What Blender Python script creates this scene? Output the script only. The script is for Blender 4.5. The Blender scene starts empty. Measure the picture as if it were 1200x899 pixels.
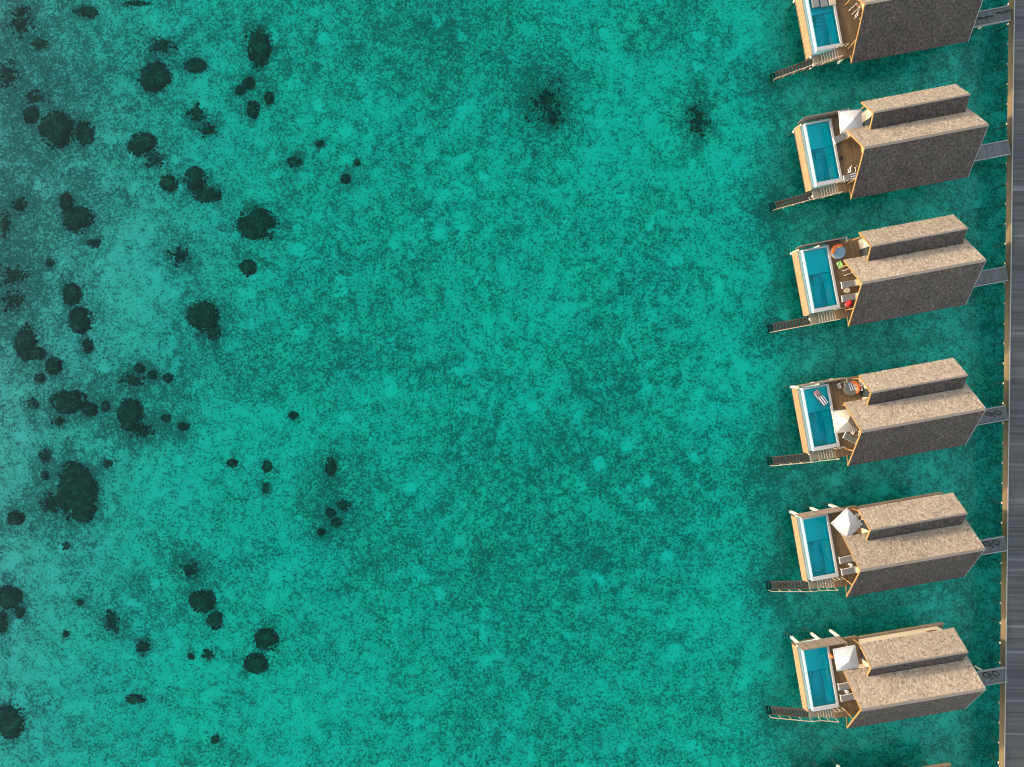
import bpy, bmesh, math, random
from mathutils import Vector, Matrix, noise
R = math.radians
random.seed(7)
scene = bpy.context.scene
COL = scene.collection

# ------------------------------------------------------------------ camera
CAM_H = 80.0
WATER_Z = 0.6
BED_Z = -0.9
cam = bpy.data.cameras.new('camera'); cam_o = bpy.data.objects.new('camera', cam)
COL.objects.link(cam_o); cam_o.location = (0, 0, CAM_H)
cam.sensor_fit = 'HORIZONTAL'; cam.sensor_width = 36; cam.lens = 24.0
cam.clip_start = 0.5; cam.clip_end = 6000
scene.camera = cam_o
scene.cycles.pixel_filter_type = 'BLACKMAN_HARRIS'; scene.cycles.filter_width = 1.15

def at(px, py, z):
    s = (CAM_H - z) / 800.0
    return Vector(((px - 600) * s, (449.5 - py) * s, z))

# ------------------------------------------------------------------ light
SUN_EL = R(7.0); SUN_DIR_TO = Vector((math.cos(R(-12)), math.sin(R(-12)), 0))   # travelling direction
w = bpy.data.worlds.new('World'); scene.world = w; w.use_nodes = True
nt = w.node_tree; nt.nodes.clear()
sky = nt.nodes.new('ShaderNodeTexSky'); sky.sky_type = 'NISHITA'; sky.sun_disc = False
sky.sun_elevation = SUN_EL
sky.sun_rotation = math.atan2(-SUN_DIR_TO.x, -SUN_DIR_TO.y)
sky.air_density = 1.0; sky.dust_density = 1.5; sky.ozone_density = 1.0
bgn = nt.nodes.new('ShaderNodeBackground'); bgn.inputs[1].default_value = 0.76
hsv = nt.nodes.new('ShaderNodeHueSaturation'); hsv.inputs['Saturation'].default_value = 0.55
wo = nt.nodes.new('ShaderNodeOutputWorld')
nt.links.new(sky.outputs[0], hsv.inputs['Color']); nt.links.new(hsv.outputs[0], bgn.inputs[0]); nt.links.new(bgn.outputs[0], wo.inputs[0])
sl = bpy.data.lights.new('sun', 'SUN'); sl.energy = 5.0; sl.angle = R(1.2); sl.color = (1.0, 0.72, 0.42)
so = bpy.data.objects.new('sun', sl); COL.objects.link(so)
d = Vector((SUN_DIR_TO.x * math.cos(SUN_EL), SUN_DIR_TO.y * math.cos(SUN_EL), -math.sin(SUN_EL)))
so.rotation_euler = d.to_track_quat('-Z', 'Y').to_euler()
scene.view_settings.view_transform = 'Standard'; scene.view_settings.look = 'None'
scene.view_settings.exposure = 0; scene.view_settings.gamma = 1

# ------------------------------------------------------------------ materials
def newmat(name):
    m = bpy.data.materials.new(name); m.use_nodes = True
    return m, m.node_tree.nodes, m.node_tree.links, m.node_tree.nodes['Principled BSDF']

def ramp(N, stops, interp='LINEAR'):
    r = N.new('ShaderNodeValToRGB'); r.color_ramp.interpolation = interp
    e = r.color_ramp.elements
    while len(e) > 1: e.remove(e[-1])
    e[0].position = stops[0][0]; e[0].color = tuple(stops[0][1]) + (1,)
    for p, c in stops[1:]:
        x = e.new(p); x.color = tuple(c) + (1,)
    return r

def mathn(N, L, op, a, b=None, clamp=False):
    m = N.new('ShaderNodeMath'); m.operation = op; m.use_clamp = clamp
    for i, v in enumerate((a, b)):
        if v is None: continue
        if isinstance(v, (int, float)): m.inputs[i].default_value = v
        else: L.new(v, m.inputs[i])
    return m.outputs[0]

def noisen(N, L, vec, scale, detail=2, rough=0.5, dist=0.0):
    n = N.new('ShaderNodeTexNoise'); n.inputs['Scale'].default_value = scale
    n.inputs['Detail'].default_value = detail; n.inputs['Roughness'].default_value = rough
    n.inputs['Distortion'].default_value = dist
    L.new(vec, n.inputs['Vector']); return n.outputs['Fac']

def mixc(N, L, f, a, b, mode='MIX'):
    m = N.new('ShaderNodeMix'); m.data_type = 'RGBA'; m.blend_type = mode
    for s, v in (('Factor', f), ('A', a), ('B', b)):
        inp = [i for i in m.inputs if i.name == s and (i.type == ('VALUE' if s == 'Factor' else 'RGBA'))][0]
        if isinstance(v, (int, float)): inp.default_value = v
        elif isinstance(v, tuple): inp.default_value = v + (1,)
        else: L.new(v, inp)
    return [o for o in m.outputs if o.type == 'RGBA'][0]

def boardmat(name, cols, rough=0.75, nscale=3.0, stain=0.35, bump=0.15):
    """random tone per board / shingle (mesh island) plus weathering"""
    m, N, L, P = newmat(name)
    g = N.new('ShaderNodeNewGeometry'); oi = N.new('ShaderNodeObjectInfo')
    tc = N.new('ShaderNodeTexCoord')
    k = len(cols) - 1
    r = ramp(N, [(i / k, c) for i, c in enumerate(cols)])
    L.new(g.outputs['Random Per Island'], r.inputs[0])
    add = N.new('ShaderNodeVectorMath'); add.operation = 'ADD'
    L.new(tc.outputs['Object'], add.inputs[0]); L.new(oi.outputs['Location'], add.inputs[1])
    n1 = noisen(N, L, add.outputs[0], nscale * 0.25, 4, 0.6)
    n2 = noisen(N, L, add.outputs[0], nscale * 4, 3, 0.6)
    f = mathn(N, L, 'ADD', mathn(N, L, 'MULTIPLY', n1, 1.3), mathn(N, L, 'MULTIPLY', n2, 0.7))
    v = mathn(N, L, 'ADD', mathn(N, L, 'MULTIPLY', f, stain), 1 - stain)
    v = mathn(N, L, 'MULTIPLY', v, mathn(N, L, 'ADD', .9, mathn(N, L, 'MULTIPLY', oi.outputs['Random'], .2)))
    c = N.new('ShaderNodeVectorMath'); c.operation = 'SCALE'
    L.new(r.outputs[0], c.inputs[0]); L.new(v, c.inputs['Scale'])
    L.new(c.outputs[0], P.inputs['Base Color'])
    P.inputs['Roughness'].default_value = rough
    P.inputs['Specular IOR Level'].default_value = 0.25
    if bump:
        b = N.new('ShaderNodeBump'); b.inputs['Strength'].default_value = bump; b.inputs['Distance'].default_value = 0.02
        L.new(n2, b.inputs['Height']); L.new(b.outputs[0], P.inputs['Normal'])
    return m

def plain(name, col, rough=0.6, var=0.15, scale=4.0, metal=0.0, spec=0.3):
    m, N, L, P = newmat(name)
    tc = N.new('ShaderNodeTexCoord')
    n = noisen(N, L, tc.outputs['Object'], scale, 4, 0.6)
    r = ramp(N, [(0.25, tuple(x * (1 - var) for x in col)), (0.75, tuple(min(1, x * (1 + var)) for x in col))])
    L.new(n, r.inputs[0]); L.new(r.outputs[0], P.inputs['Base Color'])
    P.inputs['Roughness'].default_value = rough; P.inputs['Metallic'].default_value = metal
    P.inputs['Specular IOR Level'].default_value = spec
    return m

def stripes(name, a, b, period, axis=0, duty=0.5):
    m, N, L, P = newmat(name)
    tc = N.new('ShaderNodeTexCoord'); s = N.new('ShaderNodeSeparateXYZ'); L.new(tc.outputs['Object'], s.inputs[0])
    f = mathn(N, L, 'FRACT', mathn(N, L, 'MULTIPLY', s.outputs[axis], 1 / period))
    L.new(mixc(N, L, mathn(N, L, 'GREATER_THAN', f, duty), a, b), P.inputs['Base Color'])
    P.inputs['Roughness'].default_value = 0.9
    return m

M = {}
M['shingle_shade'] = boardmat('shaded_shingle', [(.04, .033, .028), (.095, .080, .067), (.065, .054, .046), (.14, .115, .095), (.05, .042, .037), (.10, .085, .072), (.08, .06, .047)], 0.9, 1.6, 0.45)  # shade of the slopes turned from the sun, put into the colour
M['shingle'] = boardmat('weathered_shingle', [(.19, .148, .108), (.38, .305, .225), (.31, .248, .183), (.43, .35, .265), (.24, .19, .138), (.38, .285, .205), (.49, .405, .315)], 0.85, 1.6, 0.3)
M['ridge'] = boardmat('ridge_wood', [(.20, .17, .14), (.27, .23, .19)], 0.8)
M['gold_wood'] = boardmat('honey_wood', [(.25, .145, .052), (.34, .20, .075)], 0.6)
M['deck'] = boardmat('deck_teak', [(.125, .08, .044), (.195, .13, .07), (.155, .102, .056), (.225, .155, .085)], 0.6, 3.0, 0.4)
M['deck_pale'] = boardmat('deck_pale', [(.20, .17, .12), (.26, .22, .16), (.17, .145, .10)], 0.65)
M['stair_dark'] = boardmat('wet_stair_wood', [(.045, .03, .025), (.07, .042, .036), (.055, .03, .035)], 0.5)
M['grey_board'] = boardmat('grey_boards', [(.058, .058, .057), (.094, .094, .092), (.070, .071, .070), (.083, .083, .081), (.10, .10, .097)] * 4 + [(.17, .17, .165)], 0.75, 1.5, 0.4)
M['pale_beam'] = boardmat('pale_beam', [(.26, .26, .25), (.32, .32, .31)], 0.7)
M['fascia'] = boardmat('fascia_wood', [(.155, .12, .07), (.20, .155, .09), (.175, .135, .08)], 0.7)
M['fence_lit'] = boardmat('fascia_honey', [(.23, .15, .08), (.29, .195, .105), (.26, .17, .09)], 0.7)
M['fence'] = boardmat('fence_wood', [(.17, .13, .10), (.24, .19, .15), (.20, .155, .13)], 0.75)
M['wall'] = plain('plaster', (.50, .43, .33), 0.8, 0.08)
def pilemat():
    m, N, L, P = newmat('concrete_pile')
    g = N.new('ShaderNodeNewGeometry'); sp = N.new('ShaderNodeSeparateXYZ'); L.new(g.outputs['Position'], sp.inputs[0])
    n = noisen(N, L, g.outputs['Position'], 4, 3, .6)
    z = mathn(N, L, 'ADD', sp.outputs[2], mathn(N, L, 'MULTIPLY', n, .35))
    f = mathn(N, L, 'MULTIPLY', mathn(N, L, 'SUBTRACT', z, .85), 6, True)
    L.new(mixc(N, L, f, (.38, .40, .35), mixc(N, L, n, (.50, .48, .40), (.68, .66, .58))), P.inputs['Base Color'])
    P.inputs['Roughness'].default_value = .85
    return m
M['pile'] = pilemat()
M['white'] = plain('white_paint', (.78, .78, .76), 0.4, 0.04)
M['coping'] = plain('pool_coping', (.45, .45, .44), 0.5, 0.08, 5)
M['mint'] = plain('wet_tile_lip', (.50, .74, .68), 0.25, 0.08, 8)
M['tile'] = plain('pool_tile', (.42, .82, .82), 0.4, 0.08, 6)
M['tile_deep'] = plain('pool_tile_deep', (.24, .70, .74), 0.4, 0.12, 3)
M['tile_line'] = plain('pool_step_edge', (.12, .38, .44), 0.4, 0.1, 3)
M['canvas'] = plain('canvas', (.52, .505, .49), 0.9, 0.05, 3)
M['rail'] = boardmat('rail_wood', [(.28, .24, .175), (.37, .32, .235)], 0.7)
M['canvas_cream'] = plain('canvas_cream', (.60, .54, .43), 0.9, 0.05, 3)
M['cushion'] = plain('grey_cushion', (.22, .22, .22), 0.95, 0.1, 9)
M['cushion_green'] = plain('grey_green_cushion', (.17, .19, .155), 0.95, 0.1, 9)
M['cream'] = plain('cream_fabric', (.55, .47, .34), 0.95, 0.08, 9)
M['orange'] = plain('orange_fabric', (.75, .17, .04), 0.9, 0.1, 9)
M['peach'] = plain('peach_fabric', (.75, .36, .17), 0.9, 0.1, 9)
M['red'] = plain('red_fabric', (.62, .02, .025), 0.8, 0.15, 9)
M['blue_cushion'] = plain('blue_cushion', (.18, .28, .38), 0.9, 0.15, 5)
M['lime'] = plain('lime_towel', (.35, .62, .18), 0.95, 0.3, 12)
M['metal'] = plain('dark_metal', (.05, .05, .05), 0.4, 0.1, metal=0.6)
M['rubber'] = plain('rubber', (.012, .012, .013), 0.8, 0.1)
M['bike'] = plain('bike_paint', (.04, .05, .06), 0.35, 0.1)
M['soil_brown'] = plain('brown_wood', (.16, .09, .05), 0.6)
M['navy_stripe'] = stripes('navy_stripe', (.75, .76, .78), (.03, .05, .10), 0.24, 1, 0.5)
M['black_stripe'] = stripes('black_stripe', (.80, .78, .80), (.03, .03, .04), 0.26, 1, 0.5)
def glassmat():
    m, N, L, P = newmat('dark_glass')
    P.inputs['Base Color'].default_value = (.03, .04, .045, 1); P.inputs['Roughness'].default_value = 0.08
    return m
M['glass'] = glassmat()
M['cream_panel'] = boardmat('cream_panel', [(.42, .32, .18), (.50, .38, .22)], .7)

def poolwater():
    m, N, L, P = newmat('pool_water')
    N.remove(P); out = N['Material Output']
    tr = N.new('ShaderNodeBsdfTransparent'); tr.inputs[0].default_value = (.06, .88, .90, 1)
    gl = N.new('ShaderNodeBsdfGlossy'); gl.inputs['Roughness'].default_value = 0.05
    fr = N.new('ShaderNodeFresnel'); fr.inputs[0].default_value = 1.33
    tc = N.new('ShaderNodeTexCoord')
    n = noisen(N, L, tc.outputs['Object'], 2.5, 3, 0.5)
    b = N.new('ShaderNodeBump'); b.inputs['Strength'].default_value = 0.25; b.inputs['Distance'].default_value = 0.05
    L.new(n, b.inputs['Height']); L.new(b.outputs[0], gl.inputs['Normal']); L.new(b.outputs[0], fr.inputs['Normal'])
    mx = N.new('ShaderNodeMixShader'); L.new(fr.outputs[0], mx.inputs[0]); L.new(tr.outputs[0], mx.inputs[1]); L.new(gl.outputs[0], mx.inputs[2])
    L.new(mx.outputs[0], out.inputs[0]); return m
M['pool_water'] = poolwater()

# ------------------------------------------------------------------ mesh helper
class MB:
    def __init__(s): s.bm = bmesh.new()
    def box(s, x0, x1, y0, y1, z0, z1, mtx=None):
        vs = [s.bm.verts.new(p) for p in ((x0, y0, z0), (x1, y0, z0), (x1, y1, z0), (x0, y1, z0), (x0, y0, z1), (x1, y0, z1), (x1, y1, z1), (x0, y1, z1))]
        if mtx:
            for v in vs: v.co = mtx @ v.co
        for f in ((3, 2, 1, 0), (4, 5, 6, 7), (0, 1, 5, 4), (1, 2, 6, 5), (2, 3, 7, 6), (3, 0, 4, 7)):
            s.bm.faces.new([vs[i] for i in f])
        return s
    def bar(s, a, b, wd, ht=None, up=(0, 0, 1)):
        a = Vector(a); b = Vector(b); ht = ht or wd
        d = (b - a); l = d.length; d.normalize(); up = Vector(up)
        if abs(d.dot(up)) > .98: up = Vector((0, 1, 0))
        x = d.cross(up).normalized(); z = x.cross(d).normalized()
        m = Matrix((x, d, z)).transposed().to_4x4(); m.translation = a
        return s.box(-wd / 2, wd / 2, 0, l, -ht / 2, ht / 2, m)
    def tube(s, pts, r, n=8, closed=False):
        pts = [Vector(p) for p in pts]; rings = []
        rr = r if isinstance(r, (list, tuple)) else [r] * len(pts)
        k = len(pts)
        for i, p in enumerate(pts):
            if closed: t = pts[(i + 1) % k] - pts[i - 1]
            else: t = pts[min(i + 1, k - 1)] - pts[max(i - 1, 0)]
            t.normalize(); up = Vector((0, 0, 1)) if abs(t.z) < .9 else Vector((0, 1, 0))
            x = t.cross(up).normalized(); y = x.cross(t)
            rings.append([s.bm.verts.new(p + rr[i] * (x * math.cos(2 * math.pi * j / n) + y * math.sin(2 * math.pi * j / n))) for j in range(n)])
        for i in range(k if closed else k - 1):
            a, b = rings[i], rings[(i + 1) % k]
            for j in range(n): s.bm.faces.new((a[j], a[(j + 1) % n], b[(j + 1) % n], b[j]))
        if not closed:
            s.bm.faces.new(rings[0][::-1]); s.bm.faces.new(rings[-1])
        return s
    def lathe(s, prof, n=24, mtx=None):
        rings = []
        for r, z in prof:
            rings.append([s.bm.verts.new((r * math.cos(2 * math.pi * j / n), r * math.sin(2 * math.pi * j / n), z)) for j in range(n)])
        for a, b in zip(rings, rings[1:]):
            for j in range(n): s.bm.faces.new((a[j], a[(j + 1) % n], b[(j + 1) % n], b[j]))
        s.bm.faces.new(rings[0][::-1]); s.bm.faces.new(rings[-1])
        if mtx:
            for rg in rings:
                for v in rg: v.co = mtx @ v.co
        return s
    def poly(s, pts):
        s.bm.faces.new([s.bm.verts.new(p) for p in pts]); return s
    def prism(s, prof, x0, x1):
        """prof: (y,z) polygon extruded along x"""
        a = [s.bm.verts.new((x0, y, z)) for y, z in prof]; b = [s.bm.verts.new((x1, y, z)) for y, z in prof]
        n = len(prof)
        s.bm.faces.new(a[::-1]); s.bm.faces.new(b)
        for i in range(n): s.bm.faces.new((a[i], a[(i + 1) % n], b[(i + 1) % n], b[i]))
        return s
    def build(s, name, mat, parent=None, bevel=0, smooth=False):
        bmesh.ops.recalc_face_normals(s.bm, faces=s.bm.faces)
        if bevel: bmesh.ops.bevel(s.bm, geom=list(s.bm.edges), offset=bevel, segments=2, affect='EDGES')
        me = bpy.data.meshes.new(name); s.bm.to_mesh(me); s.bm.free()
        if smooth:
            for p in me.polygons: p.use_smooth = True
        me.materials.append(mat)
        o = bpy.data.objects.new(name, me); COL.objects.link(o)
        if parent: o.parent = parent
        return o

def tag(o, label=None, cat=None, group=None, kind=None):
    if label: o['label'] = label
    if cat: o['category'] = cat
    if group: o['group'] = group
    if kind: o['kind'] = kind
    return o
def empty(name, loc, rz=0):
    o = bpy.data.objects.new(name, None); COL.objects.link(o); o.location = loc; o.rotation_euler = (0, 0, rz); return o
def kids(o): return [c for c in COL.objects if c.parent == o]
def copy_tree(o, parent=None):
    c = o.copy(); COL.objects.link(c); c.parent = parent
    for ch in kids(o): copy_tree(ch, c)
    return c

# ------------------------------------------------------------------ sea bed, water
def smooth(a, b, x):
    t = max(0, min(1, (x - a) / (b - a))); return t * t * (3 - 2 * t)
# coral heads: px, py, rx, ry, darkness style (0 solid, 1 loose)
CORALS = [
 (181,90,18,18,0),(188,54,16,9,1),(166,169,17,14,0),(180,186,10,8,1),(228,76,12,8,0),(303,55,14,23,0),(66,152,21,22,0),(99,155,11,14,0),
 (35,134,9,10,0),(40,115,14,9,1),(228,210,13,14,0),(242,228,17,9,0),(197,214,10,9,0),(300,262,24,19,0),(291,97,7,7,0),(281,106,6,5,0),
 (296,128,7,10,0),(9,88,12,18,1),(22,27,13,13,1),(45,50,8,6,1),(105,14,7,5,1),(229,134,9,11,1),(243,152,9,8,1),(90,257,18,15,0),
 (77,236,8,10,0),(108,285,6,5,1),(57,308,4,4,0),(15,322,18,13,1),(15,352,14,13,1),(83,345,11,13,0),(93,375,15,16,0),(29,402,13,20,0),(42,414,11,7,0),
 (102,405,6,9,0),(62,429,10,10,0),(46,443,6,5,0),(237,371,18,19,0),(250,390,8,9,0),(290,313,9,9,0),(163,432,6,5,0),(178,439,5,5,0),
 (196,443,5,5,0),(155,446,14,8,1),(80,471,22,14,0),(104,480,9,8,0),(123,476,5,5,0),(152,486,15,20,0),(165,505,12,10,1),(194,490,5,4,0),(215,500,7,5,0),
 (38,472,5,8,1),(68,494,7,4,1),(90,578,23,32,0),(84,556,14,16,0),(98,600,14,14,0),(60,590,12,11,1),(52,557,5,5,0),(18,607,10,8,0),(125,543,5,4,1),
 (77,640,4,4,1),(53,535,7,8,1),(237,705,16,13,0),(251,728,9,10,0),(130,729,9,12,1),(167,759,7,9,1),(11,846,17,21,0),(313,750,15,13,0),
 (299,778,14,12,0),(10,701,15,13,0),(22,717,6,6,0),(1,730,6,12,0),(158,820,11,5,0),(76,744,3,3,0),(93,707,3,3,0),(223,770,3,3,0),
 (243,767,5,6,1),(251,868,4,4,0),(272,543,6,5,0),(315,114,5,7,0),(343,487,5,4,0),(387,547,6,11,0),(387,601,6,5,0),(394,613,6,5,0),
 (376,624,4,4,0),(402,592,6,6,1),(345,189,8,6,0),(418,190,3,3,0),(405,209,5,5,0),(375,168,5,4,1),(313,547,5,6,0),(311,572,4,5,1),
 (222,668,10,9,1),(640,116,24,28,1),(648,137,10,12,1),(818,140,12,18,1),(209,300,12,10,1),(186,76,9,7,1),(5,262,8,14,1),(20,240,8,9,1),(25,12,8,5,1),(97,12,12,5,1),(158,3,14,3,1)]
PATCH = [ # px,py,sigma_x,sigma_y,amount : algae / rubble / painted deck reflections (+) or clean sand (-)
 (640,115,30,34,.36),(820,135,20,28,.30),(880,95,22,18,.35),(430,30,90,40,.18),(520,30,55,45,.28),(350,430,60,40,.2),(385,590,26,48,.40),
 (690,430,60,60,.12),(600,540,90,60,.13),(700,540,60,60,.12),(760,30,70,30,.28),(240,360,35,40,.25),(210,300,24,20,.35),(155,445,60,18,.30),
 (170,505,40,20,.30),(220,660,26,24,.40),(60,590,30,25,.3),(130,720,50,40,.18),(290,440,40,30,.18),(20,40,80,60,.38),(50,130,70,60,.30),
 (10,260,40,70,.35),(15,340,45,50,.30),(90,240,40,30,.25),(560,640,80,60,.2),(460,650,60,50,.15),(720,650,70,70,.22),(470,330,90,70,.15),
 (800,560,40,50,.15),(640,800,90,60,.15),(820,330,50,60,.10),(5,710,20,30,.4),(480,100,80,60,.14),(330,140,40,60,.10),(300,60,40,40,.15),
 (890,570,22,18,.30),(900,250,26,20,.50),(905,110,16,30,.3),(900,690,24,24,.45),(905,840,22,20,.40),(905,530,26,30,.35),(900,390,24,20,.4),(905,240,20,30,.3),  # dark reflections beside the villa decks, painted into the bed
 (250,90,45,30,-.30),(150,20,40,20,-.2),(330,20,30,30,-.25),(280,180,60,50,-.25),(180,350,60,60,-.22),(150,320,40,40,-.2),(60,680,60,40,-.25),
 (220,560,70,40,-.28),(80,780,60,60,-.2),(220,790,60,60,-.25),(330,850,60,40,-.22),(310,660,60,50,-.25),(270,350,40,40,-.25),(700,65,30,40,-.2),(770,80,14,14,-.3),
 (765,157,18,14,-.35),(700,150,40,50,-.2),(870,50,26,36,-.3),(860,180,30,40,-.25),(850,300,40,50,-.2),(870,470,40,60,-.22),(850,700,40,60,-.2),(560,370,22,10,-.3),
 (640,460,20,20,-.3),(720,515,14,12,-.35),(700,610,35,12,-.3),(440,500,30,40,-.12),(330,500,40,60,-.22),(640,380,30,30,-.15),(900,800,30,40,-.2),(940,790,24,22,-.3),(930,265,14,12,-.45),
 (440,120,30,30,-.18),(560,130,40,20,-.15),(560,220,40,20,-.15),(670,345,30,22,-.22),(545,610,30,16,-.25),(530,760,40,30,-.15),(640,740,20,14,-.3),(690,800,30,20,-.2)]
def bed_fields(x, y):
    # world -> reference coordinates of the survey
    s = (CAM_H - BED_Z) / 800.0
    px = 600 + x / s; py = 449.5 - y / s
    dens = .50
    for a, b, sx, sy, k in PATCH:
        dx = (px - a) / sx; dy = (py - b) / sy; q = dx * dx + dy * dy
        if sx >= 60 and k > 0 and a > 300: k *= .7
        if k < 0: k *= .6
        if k > 0 and a < 170: k *= .85
        if q < 9: dens += k * math.exp(-q / 2 * 1.3)
    for a, b, rx, ry, st in CORALS:
        dx = (px - a) / (rx * 1.25 + 2); dy = (py - b) / (ry * 1.25 + 2); q = dx * dx + dy * dy
        if q < 6: dens += (.48 if st else .42) * math.exp(-q * .8)
    v = Vector((x * .09, y * .09, 1.3))
    dens += .07 * noise.fractal(v, 1.0, 2.0, 4)
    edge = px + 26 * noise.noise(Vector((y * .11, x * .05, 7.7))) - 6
    shade = smooth(878, 925, edge)          # shade round the villas, painted into the bed colour
    near = smooth(1105, 1165, px)  # the painted shade deepens toward the boardwalk
    turb = 1 - smooth(-20, 400, px + .25 * abs(py - 250) + 40 * noise.noise(Vector((x * .06, y * .06, 3.3))))
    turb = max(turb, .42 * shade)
    return dens, shade, near, turb

def grid_axis(lo, hi, st, far):
    a = []; v = lo
    while v < hi + 1e-6: a.append(v); v += st
    return [-far, -500, -200, lo - 30, lo - 8] + a + [hi + 8, hi + 30, 200, 500, far]
def build_bed():
    xs = grid_axis(-66, 66, .5, 2500); ys = grid_axis(-50, 50, .5, 2500)
    nx, ny = len(xs), len(ys)
    verts = []; F = []
    for j in range(ny):
        for i in range(nx):
            x, y = xs[i], ys[j]
            verts.append((x, y, BED_Z + .10 * noise.noise(Vector((x * .25, y * .25, 0)))))
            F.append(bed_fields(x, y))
    faces = [(j * nx + i, j * nx + i + 1, (j + 1) * nx + i + 1, (j + 1) * nx + i) for j in range(ny - 1) for i in range(nx - 1)]
    me = bpy.data.meshes.new('seabed'); me.from_pydata(verts, [], faces); me.update()
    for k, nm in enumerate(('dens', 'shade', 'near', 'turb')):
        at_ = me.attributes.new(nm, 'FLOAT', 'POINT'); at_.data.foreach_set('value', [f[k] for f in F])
    for p in me.polygons: p.use_smooth = True
    o = bpy.data.objects.new('seabed', me); COL.objects.link(o)
    tag(o, 'pale sandy sea floor speckled with dark rubble and seagrass under shallow water', None, None, 'structure')
    m, N, L, P = newmat('reef_sand'); me.materials.append(m)
    g = N.new('ShaderNodeNewGeometry'); pos = g.outputs['Position']
    def attr(nm):
        a = N.new('ShaderNodeAttribute'); a.attribute_name = nm; return a.outputs['Fac']
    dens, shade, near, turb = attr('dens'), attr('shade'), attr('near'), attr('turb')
    big = noisen(N, L, pos, .42, 5, .70, .3)
    mid = noisen(N, L, pos, .75, 4, .62, .3)
    fine = noisen(N, L, pos, 4.1, 3, .68)
    def net(scale):
        v = N.new('ShaderNodeTexVoronoi'); v.feature = 'DISTANCE_TO_EDGE'; v.inputs['Scale'].default_value = scale
        wv = N.new('ShaderNodeVectorMath'); wv.operation = 'ADD'
        nz = N.new('ShaderNodeTexNoise'); nz.inputs['Scale'].default_value = scale * 1.3; L.new(pos, nz.inputs['Vector'])
        sc = N.new('ShaderNodeVectorMath'); sc.operation = 'SCALE'; sc.inputs['Scale'].default_value = .8 / scale
        L.new(nz.outputs['Color'], sc.inputs[0]); L.new(pos, wv.inputs[0]); L.new(sc.outputs[0], wv.inputs[1])
        L.new(wv.outputs[0], v.inputs['Vector'])
        return mathn(N, L, 'SUBTRACT', .30, mathn(N, L, 'MULTIPLY', v.outputs['Distance'], 1.3, True), True)
    cell = mathn(N, L, 'ADD', net(1.5), net(.8))
    D = mathn(N, L, 'ADD', dens, mathn(N, L, 'MULTIPLY', mathn(N, L, 'SUBTRACT', big, .5), 1.5))
    D = mathn(N, L, 'ADD', D, mathn(N, L, 'MULTIPLY', mathn(N, L, 'SUBTRACT', mid, .5), 1.5))
    spots = N.new('ShaderNodeTexVoronoi'); spots.inputs['Scale'].default_value = .36; L.new(pos, spots.inputs['Vector'])
    sr_ = N.new('ShaderNodeSeparateColor'); L.new(spots.outputs['Color'], sr_.inputs[0])
    pick = mathn(N, L, 'MULTIPLY', mathn(N, L, 'GREATER_THAN', sr_.outputs[0], .66), mathn(N, L, 'ADD', mathn(N, L, 'MULTIPLY', sr_.outputs[1], .6), .4))
    rad = mathn(N, L, 'ADD', .22, mathn(N, L, 'MULTIPLY', sr_.outputs[2], .2))
    dist_ = mathn(N, L, 'ADD', spots.outputs['Distance'], mathn(N, L, 'MULTIPLY', mathn(N, L, 'SUBTRACT', mid, .5), .8))
    sand_spot = mathn(N, L, 'MULTIPLY', pick, mathn(N, L, 'MULTIPLY', mathn(N, L, 'SUBTRACT', rad, dist_), 4.0, True))
    D = mathn(N, L, 'SUBTRACT', D, mathn(N, L, 'MULTIPLY', sand_spot, .50))
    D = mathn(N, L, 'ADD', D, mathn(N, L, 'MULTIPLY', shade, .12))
    sp = mathn(N, L, 'ADD', mathn(N, L, 'ADD', mathn(N, L, 'MULTIPLY', fine, 1.5), -.25), mathn(N, L, 'MULTIPLY', cell, .38))
    t = mathn(N, L, 'SUBTRACT', mathn(N, L, 'ADD', sp, mathn(N, L, 'MULTIPLY', mathn(N, L, 'MINIMUM', D, 1.0), .38)), .745)
    mask = mathn(N, L, 'MULTIPLY', t, 4.0, True)
    base = mathn(N, L, 'MULTIPLY', mathn(N, L, 'SUBTRACT', D, .10), .9, True)
    sand = mixc(N, L, base, (.88, .88, .87), (.50, .50, .49))
    sand = mixc(N, L, mathn(N, L, 'MULTIPLY', sand_spot, .8), sand, (.96, .96, .97))
    fleck = noisen(N, L, pos, 4.6, 2, .6)
    sand = mixc(N, L, mathn(N, L, 'MULTIPLY', mathn(N, L, 'MULTIPLY', mathn(N, L, 'SUBTRACT', fleck, .50), 6.0, True), .65), sand, (.95, .95, .95))
    sand = mixc(N, L, mathn(N, L, 'MULTIPLY', mathn(N, L, 'MULTIPLY', mathn(N, L, 'SUBTRACT', .44, fleck), 7.0, True), .45), sand, (.42, .42, .42))
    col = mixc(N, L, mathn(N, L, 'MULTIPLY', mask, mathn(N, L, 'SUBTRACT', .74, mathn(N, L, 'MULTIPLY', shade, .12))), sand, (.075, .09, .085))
    wh = mathn(N, L, 'GREATER_THAN', noisen(N, L, pos, 4.2, 2, .5), .70)
    col = mixc(N, L, mathn(N, L, 'MULTIPLY', wh, .35), col, (.80, .80, .80))
    # greener / bluer drift
    hue = noisen(N, L, pos, .12, 3, .5)
    col = mixc(N, L, hue, mixc(N, L, 1.0, col, (.9, 1.0, .86), 'MULTIPLY'), mixc(N, L, 1.0, col, (1.0, .90, 1.0), 'MULTIPLY'))
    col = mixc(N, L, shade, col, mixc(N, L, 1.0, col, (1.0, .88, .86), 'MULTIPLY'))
    col = mixc(N, L, near, col, mixc(N, L, 1.0, col, (.95, .88, .92), 'MULTIPLY'))
    col = mixc(N, L, mathn(N, L, 'MULTIPLY', turb, .6), col, mixc(N, L, 1.0, col, (1.0, .95, .95), 'MULTIPLY'))
    L.new(col, P.inputs['Base Color']); P.inputs['Roughness'].default_value = .95; P.inputs['Specular IOR Level'].default_value = .05
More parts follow.
